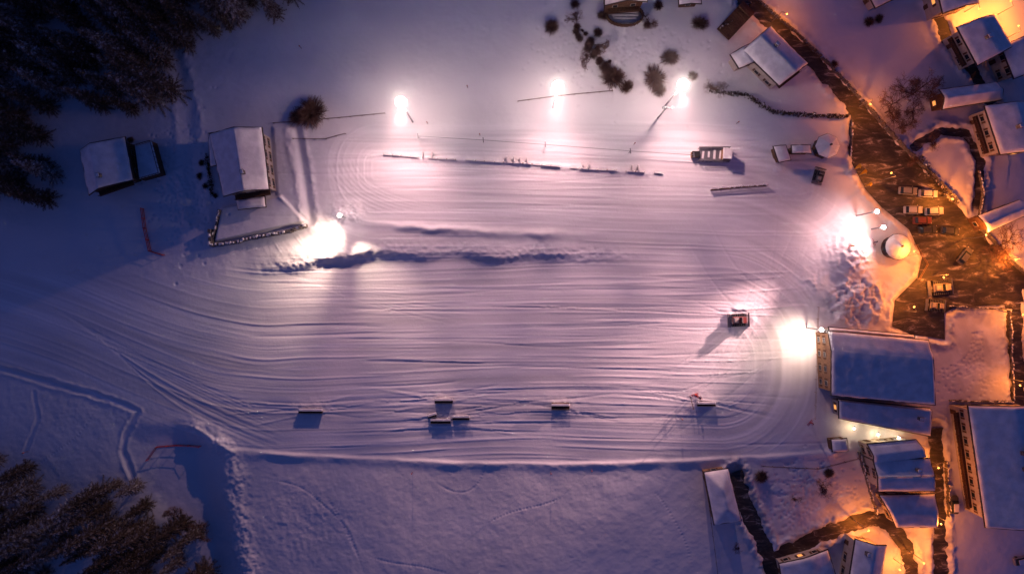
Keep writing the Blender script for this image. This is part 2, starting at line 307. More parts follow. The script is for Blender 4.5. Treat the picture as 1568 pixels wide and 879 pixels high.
# ---------------------------------------------------------------- buildings
def section(par,q,eave,rise,rp=0.5,hip=0,ch=(),wall='plaster',nm='',snow=0.4,ins=0.8,lit=0.1,base=None,balc=None,mk2='roofsnow'):
    A,B,C,D=[Vector((*P(x,y,eave),0)) for x,y in q]
    zb=hw((A.x+C.x)/2,(A.y+C.y)/2)
    e=eave
    Lu=((B-A).length+(C-D).length)/2; Lv=((D-A).length+(C-B).length)/2
    def pt(u,v): return A*(1-u)*(1-v)+B*u*(1-v)+C*u*v+D*(1-u)*v
    def rz(u,v):
        z=v/rp if v<rp else (1-v)/(1-rp)
        if hip: z=min(z,max(0,u)/hip,max(0,1-u)/hip)
        return e+rise*z
    def slab(name,iu,iv,top,bot,mk,n=None,noise=0,soft=0):
        nu=max(8,int(Lu/0.5)); nv=max(8,int(Lv/0.5)); nv+=nv%2
        us=[iu+(1-2*iu)*i/nu for i in range(nu+1)]
        vs_=sorted(set([iv+(1-2*iv)*j/nv for j in range(nv+1)]+[rp]))
        mb=MB(); V=[];F=[]; n1=len(us); n2=len(vs_)
        for lay in(0,1):
            for v in vs_:
                for u in us:
                    p=pt(u,v); z=rz(u,v)
                    if lay:
                        de=min((u-iu)*Lu,(1-iu-u)*Lu,(v-iv)*Lv,(1-iv-v)*Lv)
                        f=min(1,0.35+de/0.5) if soft else 1
                        if soft: z-= max(0,0.35-abs(v-rp)*Lv*0.35)*min(1,rise)*0.3
                        z+=top*f+(noise*float(fbm(p.x/1.3,p.y/1.3,3,3)))
                        if soft and de<0.01:
                            w=0.16*float(vn(p.x/1.3,p.y/1.3,8)); p=p+(p-pt(.5,.5)).normalized()*w
                    else: z+=bot
                    V.append((p.x,p.y,z))
        N=n1*n2
        for j in range(n2-1):
            for i in range(n1-1):
                a=j*n1+i; F.append((a,a+n1,a+n1+1,a+1)); F.append((N+a,N+a+1,N+a+n1+1,N+a+n1))
        rim=[i for i in range(n1)]+[j*n1+n1-1 for j in range(1,n2)]+[(n2-1)*n1+i for i in range(n1-2,-1,-1)]+[j*n1 for j in range(n2-2,0,-1)]
        for k in range(len(rim)):
            a=rim[k];b=rim[(k+1)%len(rim)]; F.append((a,b,N+b,N+a))
        mb.add(V,F); o=mb.obj(name,[mk],par,smooth=False)
        if soft: o.data.polygons.foreach_set('use_smooth',[True]*len(F))
        return o
    slab(nm+'roof',0,0,0.0,-0.22,'tile'); slab(nm+'roof_snow',0.18/Lu,0.18/Lv,snow,0.01,mk2,noise=0.06,soft=1)
    iu=ins/Lu; iv=ins/Lv; mb=MB(); lo=min(zb,0.3)-1.0
    c=[pt(iu,iv),pt(1-iu,iv),pt(1-iu,1-iv),pt(iu,1-iv)]; uv=[(iu,iv),(1-iu,iv),(1-iu,1-iv),(iu,1-iv)]
    for k in range(4):
        a,b=c[k],c[(k+1)%4]; ua,ub=uv[k],uv[(k+1)%4]
        za=rz(*ua)-0.23; zb2=rz(*ub)-0.23
        if k%2==1 and not hip:
            u=ua[0]; p=pt(u,rp); mb.add([(a.x,a.y,lo),(b.x,b.y,lo),(b.x,b.y,zb2),(p.x,p.y,rz(u,rp)-0.23),(a.x,a.y,za)],[(0,1,2,3,4)])
        else: mb.add([(a.x,a.y,lo),(b.x,b.y,lo),(b.x,b.y,zb2),(a.x,a.y,za)],[(0,1,2,3)])
    mb.obj(nm+'walls',[wall],par)
    mw=MB(); ctr=pt(.5,.5)
    for k in range(4):
        a,b=c[k],c[(k+1)%4]; L=(b-a).length; d=(b-a)/L; nn=Vector((d.y,-d.x,0))
        if nn.dot((a+b)/2-ctr)<0: nn=-nn
        r=math.atan2(d.y,d.x); nw=int(L/3); 
        for fl in range(max(1,int((e-zb-0.4)/2.7))):
            z=zb+1.5+fl*2.7
            if z+0.6>e: continue
            for i in range(nw):
                p=a+d*(L*(i+0.5)/nw)
                g_=3 if random.random()<lit else 1
                if fl==0 and k==0 and i==0:
                    q_=p+nn*0.04; mw.box(q_.x,q_.y,zb+1.0,1.0,0.08,2.0,r,2); continue
                q_=p+nn*0.03; mw.box(q_.x,q_.y,z,1.2,0.06,1.3,r,0); q_=p+nn*0.065; mw.box(q_.x,q_.y,z,1.0,0.02,1.1,r,g_)
                for s_ in(-.85,.85):
                    q2=p+nn*0.04+d*s_; mw.box(q2.x,q2.y,z,0.45,0.05,1.3,r,2)
        if balc==k:
            q_=(a+b)/2+nn*0.6; mw.box(q_.x,q_.y,zb+3,L*0.9,1.2,0.15,r,2)
            q_=(a+b)/2+nn*1.15; mw.box(q_.x,q_.y,zb+3.95,L*0.9,0.08,0.12,r,2)
            for i in range(int(L*0.9/0.4)):
                q2=q_+d*(-L*.45+i*0.4+0.1); mw.box(q2.x,q2.y,zb+3.48,0.1,0.05,0.8,r,2)
    if mw.v: mw.obj(nm+'windows',['frame','glass','wood','lit'],par)
    for (u,v) in ch:
        p=pt(u,v); z=rz(u,v); r=math.atan2((B-A).y,(B-A).x); mc=MB()
        mc.box(p.x,p.y,z+0.5,0.8,0.6,1.8,r,0); mc.box(p.x,p.y,z+1.45,1.0,0.8,0.1,r,2); mc.box(p.x,p.y,z+1.6,0.85,0.65,0.2,r,1,0.8); mc.obj(nm+'chimney',['stone','roofsnow','dark'],par)
def house(name,secs):
    q=secs[0]['q']; cx=sum(a for a,_ in q)/4; cy=sum(b for _,b in q)/4; par=empty(name,*P(cx,cy))
    for i,s_ in enumerate(secs): section(par,nm='' if i==0 else 'wing_%d_'%i,**s_)
    return par
h=house('wooden_chalet',[dict(q=[(122,230),(136,300),(205,276),(192,209)],eave=5,rise=2.4,rp=0.36,ch=[(0.75,0.45)],wall='wood',balc=1,lit=0)])
m_=MB()
for q in [[(207,224),(233,217),(246,266),(214,275)]]:
    a=[Vector((*P(x,y,2.5),2.5)) for x,y in q]; 
    for z0,z1,k,mi in((0,2.5,1,1),(2.5,2.75,0.97,0)):
        c=sum(a,Vector())/4; vs=[(c.x+(p.x-c.x)*k,c.y+(p.y-c.y)*k,z0) for p in a]+[(c.x+(p.x-c.x)*k,c.y+(p.y-c.y)*k,z1) for p in a]
        m_.add(vs,[(0,1,2,3),(7,6,5,4),(0,4,5,1),(1,5,6,2),(2,6,7,3),(3,7,4,0)],mi)
    for i in range(4):
        p,q2=a[i],a[(i+1)%4]; m_.cyl((p.x,p.y,3.6),(q2.x,q2.y,3.6),.07,.07,5,1)
        for t in range(6):
            r=p.lerp(q2,t/6); m_.cyl((r.x,r.y,2.5),(r.x,r.y,3.6),.05,.05,4,1)
m_.obj('terrace',['roofsnow','wood'],h)
house('alpine_house',[dict(q=[(320,205),(342,302),(413,291),(402,195)],eave=7,rise=3.2,rp=0.57,ch=[(0.72,0.62)],wall='plaster',balc=1,lit=0),
   dict(q=[(318,204),(322,256),(345,254),(338,203)],eave=5.0,rise=0.6,wall='wood'),
   dict(q=[(362,306),(364,322),(408,318),(406,300)],eave=3,rise=0.4,wall='wood')])
house('detached_house',[dict(q=[(1180,40),(1238,98),(1193,133),(1136,78)],eave=6,rise=2.2,ch=[(0.35,0.4)],balc=1,lit=0),
   dict(q=[(1117,84),(1131,106),(1168,94),(1150,66)],eave=4.8,rise=1.2)])
house('sports_hall',[dict(q=[(1267,506),(1422,520),(1433,621),(1272,606)],eave=8,rise=1.2,rp=0.3,wall='wood2',snow=.35,lit=0),
   dict(q=[(1281,610),(1424,624),(1426,669),(1284,641)],eave=4.5,rise=0.8,rp=0.1,ch=[(.85,.4)],wall='plaster',lit=.3),
   dict(q=[(1268,500),(1400,512),(1400,520),(1268,508)],eave=5,rise=0.3,lit=0)])
house('village_house',[dict(q=[(1327,679),(1403,672),(1418,700),(1338,712)],eave=6.5,rise=1.3,rp=.5,lit=0),
   dict(q=[(1336,703),(1424,701),(1432,752),(1344,753)],eave=6.5,rise=1.0,ch=[(.7,.3)],lit=0),
   dict(q=[(1345,757),(1432,755),(1436,808),(1372,808)],eave=4.5,rise=.8,lit=0)])
house('apartment_building',[dict(q=[(1481,620),(1508,808),(1625,808),(1605,618)],eave=9,rise=2.2,ch=[(.37,.5),(.5,.5),(.06,.75)],wall='plaster',ins=1.4,balc=0,lit=.06)])
house('pavilion',[dict(q=[(1077,722),(1093,804),(1136,797),(1115,716)],eave=4,rise=2.2,hip=.3,wall='wood2',ins=.6,lit=0)])
house('village_house',[dict(q=[(1464,42),(1496,102),(1551,72),(1522,22)],eave=7,rise=1.6,ch=[(.5,.4)],lit=.15,balc=0)])
house('farm_building',[dict(q=[(1437,137),(1524,126),(1535,154),(1442,169)],eave=5,rise=1.6,wall='wood')])
house('alpine_house',[dict(q=[(1506,162),(1531,238),(1600,232),(1585,156)],eave=7,rise=2,ch=[(.5,.4)],lit=.1,balc=0)])
house('village_house',[dict(q=[(1532,72),(1552,122),(1600,105),(1580,50)],eave=6,rise=1.6)])
house('barn',[dict(q=[(1496,330),(1560,306),(1600,318),(1512,357)],eave=5,rise=1.0,wall='wood')])
house('village_house',[dict(q=[(1430,-30),(1443,22),(1500,6),(1490,-40)],eave=7,rise=1.6,lit=.2)])
house('garage',[dict(q=[(1322,-20),(1340,14),(1380,-4),(1362,-40)],eave=4,rise=.8)])
house('mountain_lodge',[dict(q=[(925,-40),(925,10),(992,4),(992,-40)],eave=7,rise=2,wall='wood',balc=1,lit=.0)])
mb=MB(); cx,cy=P(957,24,1); z=hw(cx,cy)
for i in range(28):
    a=2*math.pi*i/28; x=cx+4.1*math.cos(a); y=cy+2.3*math.sin(a); mb.box(x,y,z+.7,.95,.16,1.6,a+math.pi/2,0)
for i in range(5): mb.box(cx,cy-1.4+.7*i,z+.9,6.4-abs(i-2)*.8,.3,.25,0,1,.9)
mb.obj('oval_terrace',['wood','roofsnow'])
mb=MB()
for i in range(9):
    t=i/8; x,y=P(1110+34*t,50-36*t,1); z=hw(x,y); mb.box(x,y,z+.3+.05*i,.95,3.8,.5+.1*i,.80,0,.98)
mb.obj('timber_terrace',['wood','roofsnow'])
house('village_house',[dict(q=[(1309,824),(1297,900),(1345,915),(1358,834)],eave=6,rise=1.8,ch=[(.2,.3)],lit=.1)])
house('garage',[dict(q=[(1192,862),(1200,905),(1285,895),(1268,840)],eave=4,rise=1)])
house('storage_hut',[dict(q=[(1211,222),(1212,236),(1243,236),(1242,222)],eave=3,rise=.5,wall='wood',ins=.4)])
house('storage_hut',[dict(q=[(1183,224),(1192,250),(1212,246),(1204,222)],eave=2.8,rise=.4,wall='wood',ins=.4,snow=.2)])
house('storage_hut',[dict(q=[(1272,672),(1274,692),(1300,690),(1297,670)],eave=3,rise=.5,wall='wood',ins=.3)])
house('garage',[dict(q=[(1037,-20),(1039,9),(1075,7),(1073,-20)],eave=3.5,rise=.6,wall='wood')])
def round_hut(px,py,r,hh,n):
    x,y=P(px,py,hh); e=empty('round_hut',x,y); mb=MB()
    mb.cyl((x,y,-.3),(x,y,hh),r*.82,r*.82,n,0)
    def cone(R,z0,z1,th,mi,top=.15):
        vs=[];k=7
        for j in range(k+1):
            t=j/k; rr=R*(1-t)+top*t
            for i in range(n): a=2*math.pi*i/n; vs.append((x+rr*math.cos(a),y+rr*math.sin(a),z0+(z1-z0)*t+th*min(1,.3+t*4)))
        vs2=[(x+R*math.cos(2*math.pi*i/n),y+R*math.sin(2*math.pi*i/n),z0) for i in range(n)]
        o=len(vs); vs+=vs2
        fs=[(j*n+i,j*n+(i+1)%n,(j+1)*n+(i+1)%n,(j+1)*n+i) for j in range(k) for i in range(n)]+[(o+i,o+(i+1)%n,(i+1)%n,i) for i in range(n)]+[tuple(k*n+i for i in range(n))]
        mb.add(vs,fs,mi)
    cone(r,hh,hh+1.3,.05,1); cone(r*.96,hh+.06,hh+1.4,.3,2); mb.cyl((x,y,hh+1.5),(x,y,hh+2.1),.25,.25,8,1)
    for i in range(n):
        a=2*math.pi*(i+.5)/n; rr=r*.82*math.cos(math.pi/n)+.03
        mb.box(x+rr*math.cos(a),y+rr*math.sin(a),1.5,.9,.06,1.1,a+math.pi/2,3)
    mb.obj('hut_shell',['wood','tile','roofsnow','glass'],e)
round_hut(1267,224,2.9,3,8); round_hut(1375,378,3.0,3,16)
# ---------------------------------------------------------------- trees
def conifer(Ht,R):
    mb=MB(); mb.cyl((0,0,-.5),(0,0,Ht*.97),.28,.04,7,0); z=1.6
    while z<Ht*0.985:
        f=1-z/Ht; r=R*(f**0.75)*random.uniform(.85,1.1)+.15; nb_=int(7+6*f); a0=random.random()*6
        for i in range(nb_):
            a=a0+2*math.pi*i/nb_+random.uniform(-.3,.3); rr=r*random.uniform(.55,1.2); zz=z+random.uniform(-.3,.3)
            dx,dy=math.cos(a),math.sin(a); st=max(3,int(rr/.36)); pts=[]
            n_=Vector((-dy,dx,0)); cv=random.uniform(-.12,.12)
            for s_ in range(st+1):
                t=s_/st; pts.append(Vector((dx*rr*t,dy*rr*t,zz-(.5*t-.16*t*t)*rr*.8))+n_*cv*rr*t*t)
            for s_ in range(st):
                p,q=pts[s_],pts[s_+1]; tt=s_/st
                for sd in(-1,1):
                    for rep in range(2):
                        L=(.28+.48*math.sin(math.pi*min(1,.25+tt*.75))*min(1,rr/2.2))*random.uniform(.5,1.15); di=(n_*sd*random.uniform(.5,1)+Vector((dx,dy,0))*random.uniform(.4,.8)).normalized()
                        b0=p.lerp(q,rep*.5+random.uniform(-.1,.1)); w=(q-p)*.42
                        tip=b0+di*L+Vector((0,0,-.25*L-random.uniform(0,.2)))
                        mb.add([b0,b0+w,tip],[(0,1,2)],1)
        z+=Ht*.036*(0.6+.6*f)+.1
    return mb.mesh('pine_tree_mesh',['bark','needles'])
CON=[conifer(random.uniform(17,22),random.uniform(2.8,3.8)) for _ in range(5)]
def inpoly(x,y,pts):
    c=False;n=len(pts)
    for i in range(n):
        x0,y0=pts[i];x1,y1=pts[(i+1)%n]
        if (y0>y)!=(y1>y) and x<(x1-x0)*(y-y0)/(y1-y0)+x0: c=not c
    return c
def plant(poly,n,smin,mind,br):
    x0,x1,y0,y1=br; pl=[]
    for _ in range(n*60):
        if len(pl)>=n:break
        x=random.uniform(x0,x1);y=random.uniform(y0,y1)
        if inpoly(x,y,poly) and all(math.hypot(x-a,y-b)>mind for a,b in pl): pl.append((x,y))
    for x,y in pl:
        o=bpy.data.objects.new('pine_tree',random.choice(CON)); sc.collection.objects.link(o)
        wx,wy=P(x,y); s_=random.uniform(smin,1.1); o.location=(wx,wy,hw(wx,wy)-.2); o.scale=(s_,s_,s_*random.uniform(.9,1.1)); o.rotation_euler=(random.uniform(-.04,.04),random.uniform(-.04,.04),random.random()*6.28)
plant([(-80,-60),(300,-60),(315,40),(290,80),(262,165),(195,172),(110,150),(75,180),(80,235),(100,308),(-80,308)],120,.65,21,(-80,440,-60,330))
plant([(300,-60),(455,-60),(445,20),(415,40),(310,60)],22,.35,18,(290,460,-60,62))
plant([(-60,700),(60,697),(75,740),(150,738),(230,738),(245,780),(300,790),(315,850),(320,960),(205,960),(190,870),(150,845),(90,850),(60,960),(-60,960)],78,.5,19,(-60,325,695,960))
def branch(mb,p,d,L,r,dep,spread,tw):
    q=p+d*L; mb.cyl(p,q,r,r*.65,5 if dep>2 else 3,0 if dep>2 else 1)
    if dep==0:return
    for i in range(random.choice([2,3,3])if dep<4 else 4):
        nd=(d+Vector((random.gauss(0,1),random.gauss(0,1),random.gauss(0,.6)))*spread).normalized()
        branch(mb,p.lerp(q,random.uniform(.55,1)),nd,L*random.uniform(.6,.85),max(r*.6,.02),dep-1,spread,tw)
def bare(R):
    mb=MB()
    for k in range(3): branch(mb,Vector((0,0,0 if k==0 else R*.5)),Vector((random.gauss(0,.12),random.gauss(0,.12),1)).normalized() if k==0 else Vector((random.gauss(0,1),random.gauss(0,1),.7)).normalized(),R*.55,R*.035,6 if k==0 else 5,.6,1)
    return mb.mesh('bare_tree_mesh',['bark','twig'])
BARE=[bare(4.0) for _ in range(4)]
def shrub():
    mb=MB()
    for i in range(430):
        a=random.random()*6.28; ph=math.asin(random.uniform(0.05,1)); d=Vector((math.cos(a)*math.cos(ph),math.sin(a)*math.cos(ph),math.sin(ph)))
        L=random.uniform(.4,1.15); p=d*L*.2; q=d*L*.7+Vector((random.gauss(0,.08),random.gauss(0,.08),0)); mb.cyl(p,q,.014,.009,3,0)
        for k in range(3):
            e=q+(d+Vector((random.gauss(0,.6),random.gauss(0,.6),random.gauss(0,.6)))).normalized()*random.uniform(.15,.35); mb.cyl(q.lerp(p,random.random()*.5),e,.009,.006,3,1)
    return mb.mesh('shrub_mesh',['bark','twig'])
SH=[shrub() for _ in range(4)]
def put(name,meshes,px,py,s_,sz=1):
    o=bpy.data.objects.new(name,random.choice(meshes)); sc.collection.objects.link(o); x,y=P(px,py); o.location=(x,y,hw(x,y)-.1); o.scale=(s_*random.uniform(.85,1.15),s_*random.uniform(.85,1.15),s_*sz); o.rotation_euler=(0,0,random.random()*6.28)
for x,y,r in((845,37,13),(1075,32,13),(1028,85,14),(940,116,20),(1005,118,20),(452,176,14),(474,170,25),(1170,733,12),(1275,728,8),(962,130,11),(1012,135,12),(928,100,10),(925,20,9)): put('shrub',SH,784+(x-784)*.985,439+(y-439)*.985,r*S*1.08,.9)
for i in range(24):
    t=i/23; put('shrub',SH,882+48*t+random.gauss(0,6),45+62*t+random.gauss(0,5),random.uniform(.5,1.25),.9)
for x,y,r in((1008,10,10),(990,40,8),(880,8,8),(915,52,8),(1330,35,10),(1345,30,8),(1060,118,9),(1275,100,8),(1300,228,7),(310,250,6),(306,270,7),(315,285,6),(330,300,5),(200,215,6)): put('shrub',SH,x,y,r*S,.9)
for x,y,r in((1000,25,16),(920,60,18),(905,85,16),(885,20,14),(1372,165,28),(1408,140,34),(1440,135,24),(1390,190,20),(1102,128,17),(1545,375,32),(1443,212,14),(1268,752,16),(1230,772,9),(1410,165,22),(300,828,18),(280,810,18),(250,800,18),(120,850,20),(90,820,16),(1413,242,14),(1135,850,10)): put('bare_tree',BARE,784+(x-784)*.97,439+(y-439)*.97,r*S/4*0.9,.9)
def hedge(pts,w,hh,dens=1):
    mb=MB()
    for (x0,y0),(x1,y1) in zip(pts[:-1],pts[1:]):
        L=math.hypot(x1-x0,y1-y0)*S
        for i in range(int(L*70*dens)):
            t=random.random(); a,b=P(x0+(x1-x0)*t,y0+(y1-y0)*t); z=random.random()*hh
            ww=w*(1-.4*z/hh)*(.8+.4*math.sin(t*L*1.3)); p=Vector((a+random.uniform(-ww,ww),b+random.uniform(-ww,ww),z+hw(a,b)-.1))
            s_=.16; mb.add([p+Vector((random.gauss(0,s_),random.gauss(0,s_),random.gauss(0,s_))) for _ in range(3)],[(0,1,2)],1 if (z>hh*.85 and random.random()<.35) else 0)
    mb.obj('hedge',['hedge','roofsnow'])
hedge([(1085,140),(1115,145),(1142,147),(1162,161),(1182,173),(1235,178),(1296,180)],.5,1.5)
hedge([(1405,243),(1422,268),(1445,298),(1462,312)],.9,1.8)
hedge([(318,238),(326,300)],.5,1.2); hedge([(1100,47),(1128,28),(1150,6)],.4,1.0)
def stone_wall(pts,hh,th=.5,name='stone_wall',cap=True):
    mb=MB()
    for (x0,y0),(x1,y1) in zip(pts[:-1],pts[1:]):
        a=Vector((*P(x0,y0),0));b=Vector((*P(x1,y1),0)); L=(b-a).length; r=math.atan2((b-a).y,(b-a).x); n_=max(1,int(L/.75))
        for i in range(n_):
            p=a.lerp(b,(i+.5)/n_); z=hw(p.x,p.y); hj=hh*random.uniform(.8,1.1)
            mb.box(p.x+random.gauss(0,.06),p.y+random.gauss(0,.06),z+hj/2-.3,L/n_*.97,th*random.uniform(.8,1.2),hj+.6,r+random.uniform(-.1,.1),0,.9)
            if cap and random.random()<.75: mb.box(p.x+random.uniform(-.15,.15),p.y+random.uniform(-.1,.1),z+hj+.1,L/n_*random.uniform(.5,1.15),th*random.uniform(.5,.9),.2,r+random.uniform(-.3,.3),1,.6)
    mb.obj(name,['stone','roofsnow'],bevel=.04)
stone_wall([(325,352),(326,376),(360,372),(400,362),(440,356),(472,346)],1.6,.7)
stone_wall([(325,376),(340,322)],1.2,.5)
stone_wall([(1318,155),(1368,212),(1438,282),(1462,308)],1.3,.4,'retaining_wall',False)
stone_wall([(1500,350),(1548,402),(1580,430)],1.3,.4,'retaining_wall',False)
stone_wall([(1158,0),(1218,52),(1268,100),(1316,152)],1.0,.35,'retaining_wall',False)
stone_wall([(1498,262),(1504,300),(1494,345)],1.0,.35); stone_wall([(1303,184),(1300,240)],1.0,.4)
stone_wall([(1312,690),(1335,770),(1342,792)],1.0,.3); stone_wall([(1450,468),(1545,474)],.9,.3); stone_wall([(1545,474),(1550,612)],.9,.3); stone_wall([(1452,613),(1548,614)],.9,.3)
stone_wall([(1446,705),(1450,790)],.9,.3)
def fence(name,pts,hh=1.1,sp=2.5,mk='wood',rails=2,r=.05):
    mb=MB()
    for (x0,y0),(x1,y1) in zip(pts[:-1],pts[1:]):
        a=Vector((*P(x0,y0),0));b=Vector((*P(x1,y1),0)); n_=max(1,int((b-a).length/sp)); pr=None
        for i in range(n_+1):
            p=a.lerp(b,i/n_); z=hw(p.x,p.y); mb.cyl((p.x,p.y,z-.3),(p.x,p.y,z+hh),r*1.2,r*1.2,5)
            if pr:
                for k in range(rails):
                    f=hh*(.92-.42*k); mb.cyl((pr[0],pr[1],pr[2]+f),(p.x,p.y,z+f),r,r*.9,4)
            pr=(p.x,p.y,z)
    mb.obj(name,[mk])
fence('wooden_fence',[(420,190),(520,182),(590,175)]); fence('wooden_fence',[(450,214),(500,214),(530,206)],1.1,2,'wood')
fence('wooden_fence',[(793,157),(860,148),(937,141)]); fence('wooden_fence',[(1165,712),(1250,716),(1312,700)])
fence('safety_fence',[(220,320),(224,350),(232,385),(252,391)],1.5,2,'red',4,.09)
fence('safety_fence',[(226,704),(240,684),(270,682),(305,684)],1.5,2,'red',3,.06)
fence('wooden_fence',[(1078,722),(1088,800),(1098,879)],.8,2.5,'wood',2,.03)
fence('safety_fence',[(1250,470),(1248,560),(1245,640)],1.2,2.5,'wood2',2,.03)
fence('safety_fence',[(1055,606),(1060,625)],1.2,2.,'wood',2,.05)
fence('wooden_fence',[(1405,428),(1418,405),(1400,375)],1.2,2,'wood2')
fence('wooden_fence',[(1088,292),(1130,288),(1172,285)],1.3,1.6,'wood',3,.12)
mb=MB()
for i in range(24):
    t=(i+.5)/24; x,y=P(1088+84*t,290-7*t+random.uniform(-1,1)); mb.dome((x,y,hw(x,y)+1.3),.28*random.uniform(.6,1.2),0,8,3,.5,False)
mb.obj('snow_cap',['roofsnow'],smooth=True)
# long low board barrier across the upper field, snow on top
mb=MB()
for (x0,y0),(x1,y1) in zip(RC[:-1],RC[1:]):
    a=Vector((*P(x0,y0),0));b=Vector((*P(x1,y1),0)); L=(b-a).length; r=math.atan2((b-a).y,(b-a).x); n_=int(L/2.0)
    for i in range(n_):
        if random.random()<.12: continue
        p=a.lerp(b,(i+.5)/n_); z=hw(p.x,p.y); hh=random.uniform(.25,.5)
        mb.box(p.x,p.y,z+hh/2-.1,L/n_*.99,.16,hh+.2,r+random.uniform(-.02,.02),0)
        mb.box(p.x,p.y+.02,z+hh+.08,L/n_*random.uniform(.85,1.0),.42,.16,r+random.uniform(-.03,.03),1,.8)
for bx,by,w_ in((655,243,2.2),(782,250,1.6),(802,252,1.6),(895,260,1.4),(972,264,1.4)):
    x,y=P(bx,by-5); z=hw(x,y)
    for s_ in(-1,1): mb.box(x+s_*w_/2,y,z+.4,.14,1.5,.9,0,0); mb.box(x+s_*w_/2,y,z+.92,.3,1.5,.14,0,1,.8)
mb.obj('snow_barrier',['wood2','roofsnow'])
for x,y in((462,75),(632,722),(843,722),(905,718),(716,135),(655,190),(735,208),(970,222),(1127,190),(45,690),(1042,640)):
    X0,Y0=P(x,y); mb=MB(); z=hw(X0,Y0); mb.cyl((X0,Y0,z-.3),(X0,Y0,z+2.2),.07,.06,6,0); mb.cyl((X0,Y0,z+1.5),(X0,Y0,z+1.9),.12,.12,6,1); mb.obj('marker_pole',['wood','red'])
e=empty('tow_rope_lift',*P(835,222)); mb=MB(); pts=[(640,209),(740,215),(835,222),(965,232),(1062,238)]; pr=None
for x,y in pts:
    a,b=P(x,y,2); z=hw(a,b); mb.cyl((a,b,z-.3),(a,b,z+2.2),.1,.08,6); mb.box(a,b,z+2.1,.2,1.2,.12,.1)
    if pr: mb.cyl(pr,(a,b,z+2),.06,.06,4)
    pr=(a,b,z+2)
mb.obj('posts_and_rope',['metal'],e)
x,y=P(1095,236,2); e=empty('lift_station',x,y); mb=MB(); z=hw(x,y)
mb.box(x,y,z+1.2,7,3.2,.2,-.05,0)
for i in range(8):
    for s_ in(-1,1): mb.cyl((x-3.4+i*.97,y+s_*1.5,z-.3),(x-3.4+i*.97,y+s_*1.5,z+2.3),.07,.07,5,0)
for s_ in(-1,1):
    for zz in(1.8,2.3): mb.cyl((x-3.4,y+s_*1.5,z+zz),(x+3.4,y+s_*1.5,z+zz),.07,.07,5,0)
for i in range(4): mb.box(x-2.6+i*1.3,y+random.uniform(-.2,.2),z+1.34,random.uniform(.3,.6),random.uniform(1.2,2.4),.1,-.05+random.uniform(-.1,.1),1)
mb.box(x+2.4,y-.2,z+2.3,1.8,2.2,2,-.05,2); mb.box(x+2.4,y-.2,z+3.4,2.1,2.5,.2,-.05,1,.9); mb.box(x+2.4,y-1.32,z+2.5,1.2,.04,.8,-.05,3)
mb.box(x-4.3,y,z+.8,1.6,1.2,1.6,0,2); mb.box(x-4.3,y,z+1.7,1.7,1.3,.2,0,3)
mb.obj('station_body',['metal','roofsnow','wood2','dark'],e)
for x,y,L,w,rt in((477,629,5.6,.8,0),(680,613,4.2,1.0,0),(675,644,4.6,1.0,0),(706,639,4.0,.8,0),(858,621,4.2,1.5,0),(1080,618,4.2,.8,0),(662,636,2,.6,.3)):
    a,b=P(x,y); z=hw(a,b)-.05; mb=MB(); mb.box(a,b+.35,z+.74,L+.1,.5,.22,rt,1,.9); mb.box(a,b,z+.36,L*.97,w*.95,.64,rt,0)
    for s_ in(-1,1):
        mb.cyl((a-L/2,b-w*.5,z+.72),(a+L/2,b-w*.5,z+.72),.06,.06,6,2); mb.box(a+s_*L*.42,b,z+.1,.2,w+.2,.5,rt,2)
    mb.obj('snowpark_box',['wood','roofsnow','metal'])
# ---------------------------------------------------------------- vehicles
def paint(c): return mat('car_paint',c,0.35,0.1,3)
def car(px,py,rot,col,snow=True):
    x,y=P(px,py); z=0.02 if hw(x,y)<.0 else hw(x,y); e=empty('parked_car',x,y); c,s_=math.cos(rot),math.sin(rot)
    mb=MB()
    def T_(p): return (x+p[0]*c-p[1]*s_,y+p[0]*s_+p[1]*c,z+p[2])
    secs=[(-2.15,.70,.35,.72),(-2.0,.84,.28,.92),(-1.2,.88,.25,.98),(0,.90,.25,.98),(.9,.88,.25,.95),(1.7,.84,.28,.84),(2.1,.68,.38,.66)]
    vs=[];fs=[]
    for X_,w,z0,z1 in secs: vs+=[(X_,-w,z0),(X_,-w,z1*.8),(X_,-w*.88,z1),(X_,w*.88,z1),(X_,w,z1*.8),(X_,w,z0)]
    for i in range(len(secs)-1):
        for j in range(6): fs.append((i*6+j,i*6+(j+1)%6,(i+1)*6+(j+1)%6,(i+1)*6+j))
    fs+=[(5,4,3,2,1,0),tuple(range(36,42))]; mb.add([T_(v) for v in vs],fs,0)
    lo=[(-1.85,-.76,.96),(1.0,-.76,.94),(1.0,.76,.94),(-1.85,.76,.96)]; hi=[(-1.4,-.58,1.45),(.35,-.58,1.47),(.35,.58,1.47),(-1.4,.58,1.45)]
    mb.add([T_(v) for v in lo+hi],[(0,1,5,4),(1,2,6,5),(2,3,7,6),(3,0,4,7)],1)
    hi2=[(-1.45,-.62,1.45),(.4,-.62,1.45),(.4,.62,1.45),(-1.45,.62,1.45)]; mb.add([T_(v) for v in hi2]+[T_((a,b*.9,1.52)) for a,b,_ in hi2],[(0,1,5,4),(1,2,6,5),(2,3,7,6),(3,0,4,7),(4,5,6,7)],3 if snow else 0)
    for a in(-1.3,1.3):
        for b in(-.88,.88): mb.cyl(T_((a,b-.1,.32)),T_((a,b+.1,.32)),.32,.32,12,2)
    for b in(-.6,.6):
        p=T_((2.0,b,.62)); mb.box(*p,.2,.3,.12,rot,3); p=T_((.75,b*1.65,1.0)); mb.box(*p,.15,.2,.12,rot,0)
    mb.obj('body',[paint(col),'glass','dark','roofsnow'],e,bevel=.04)
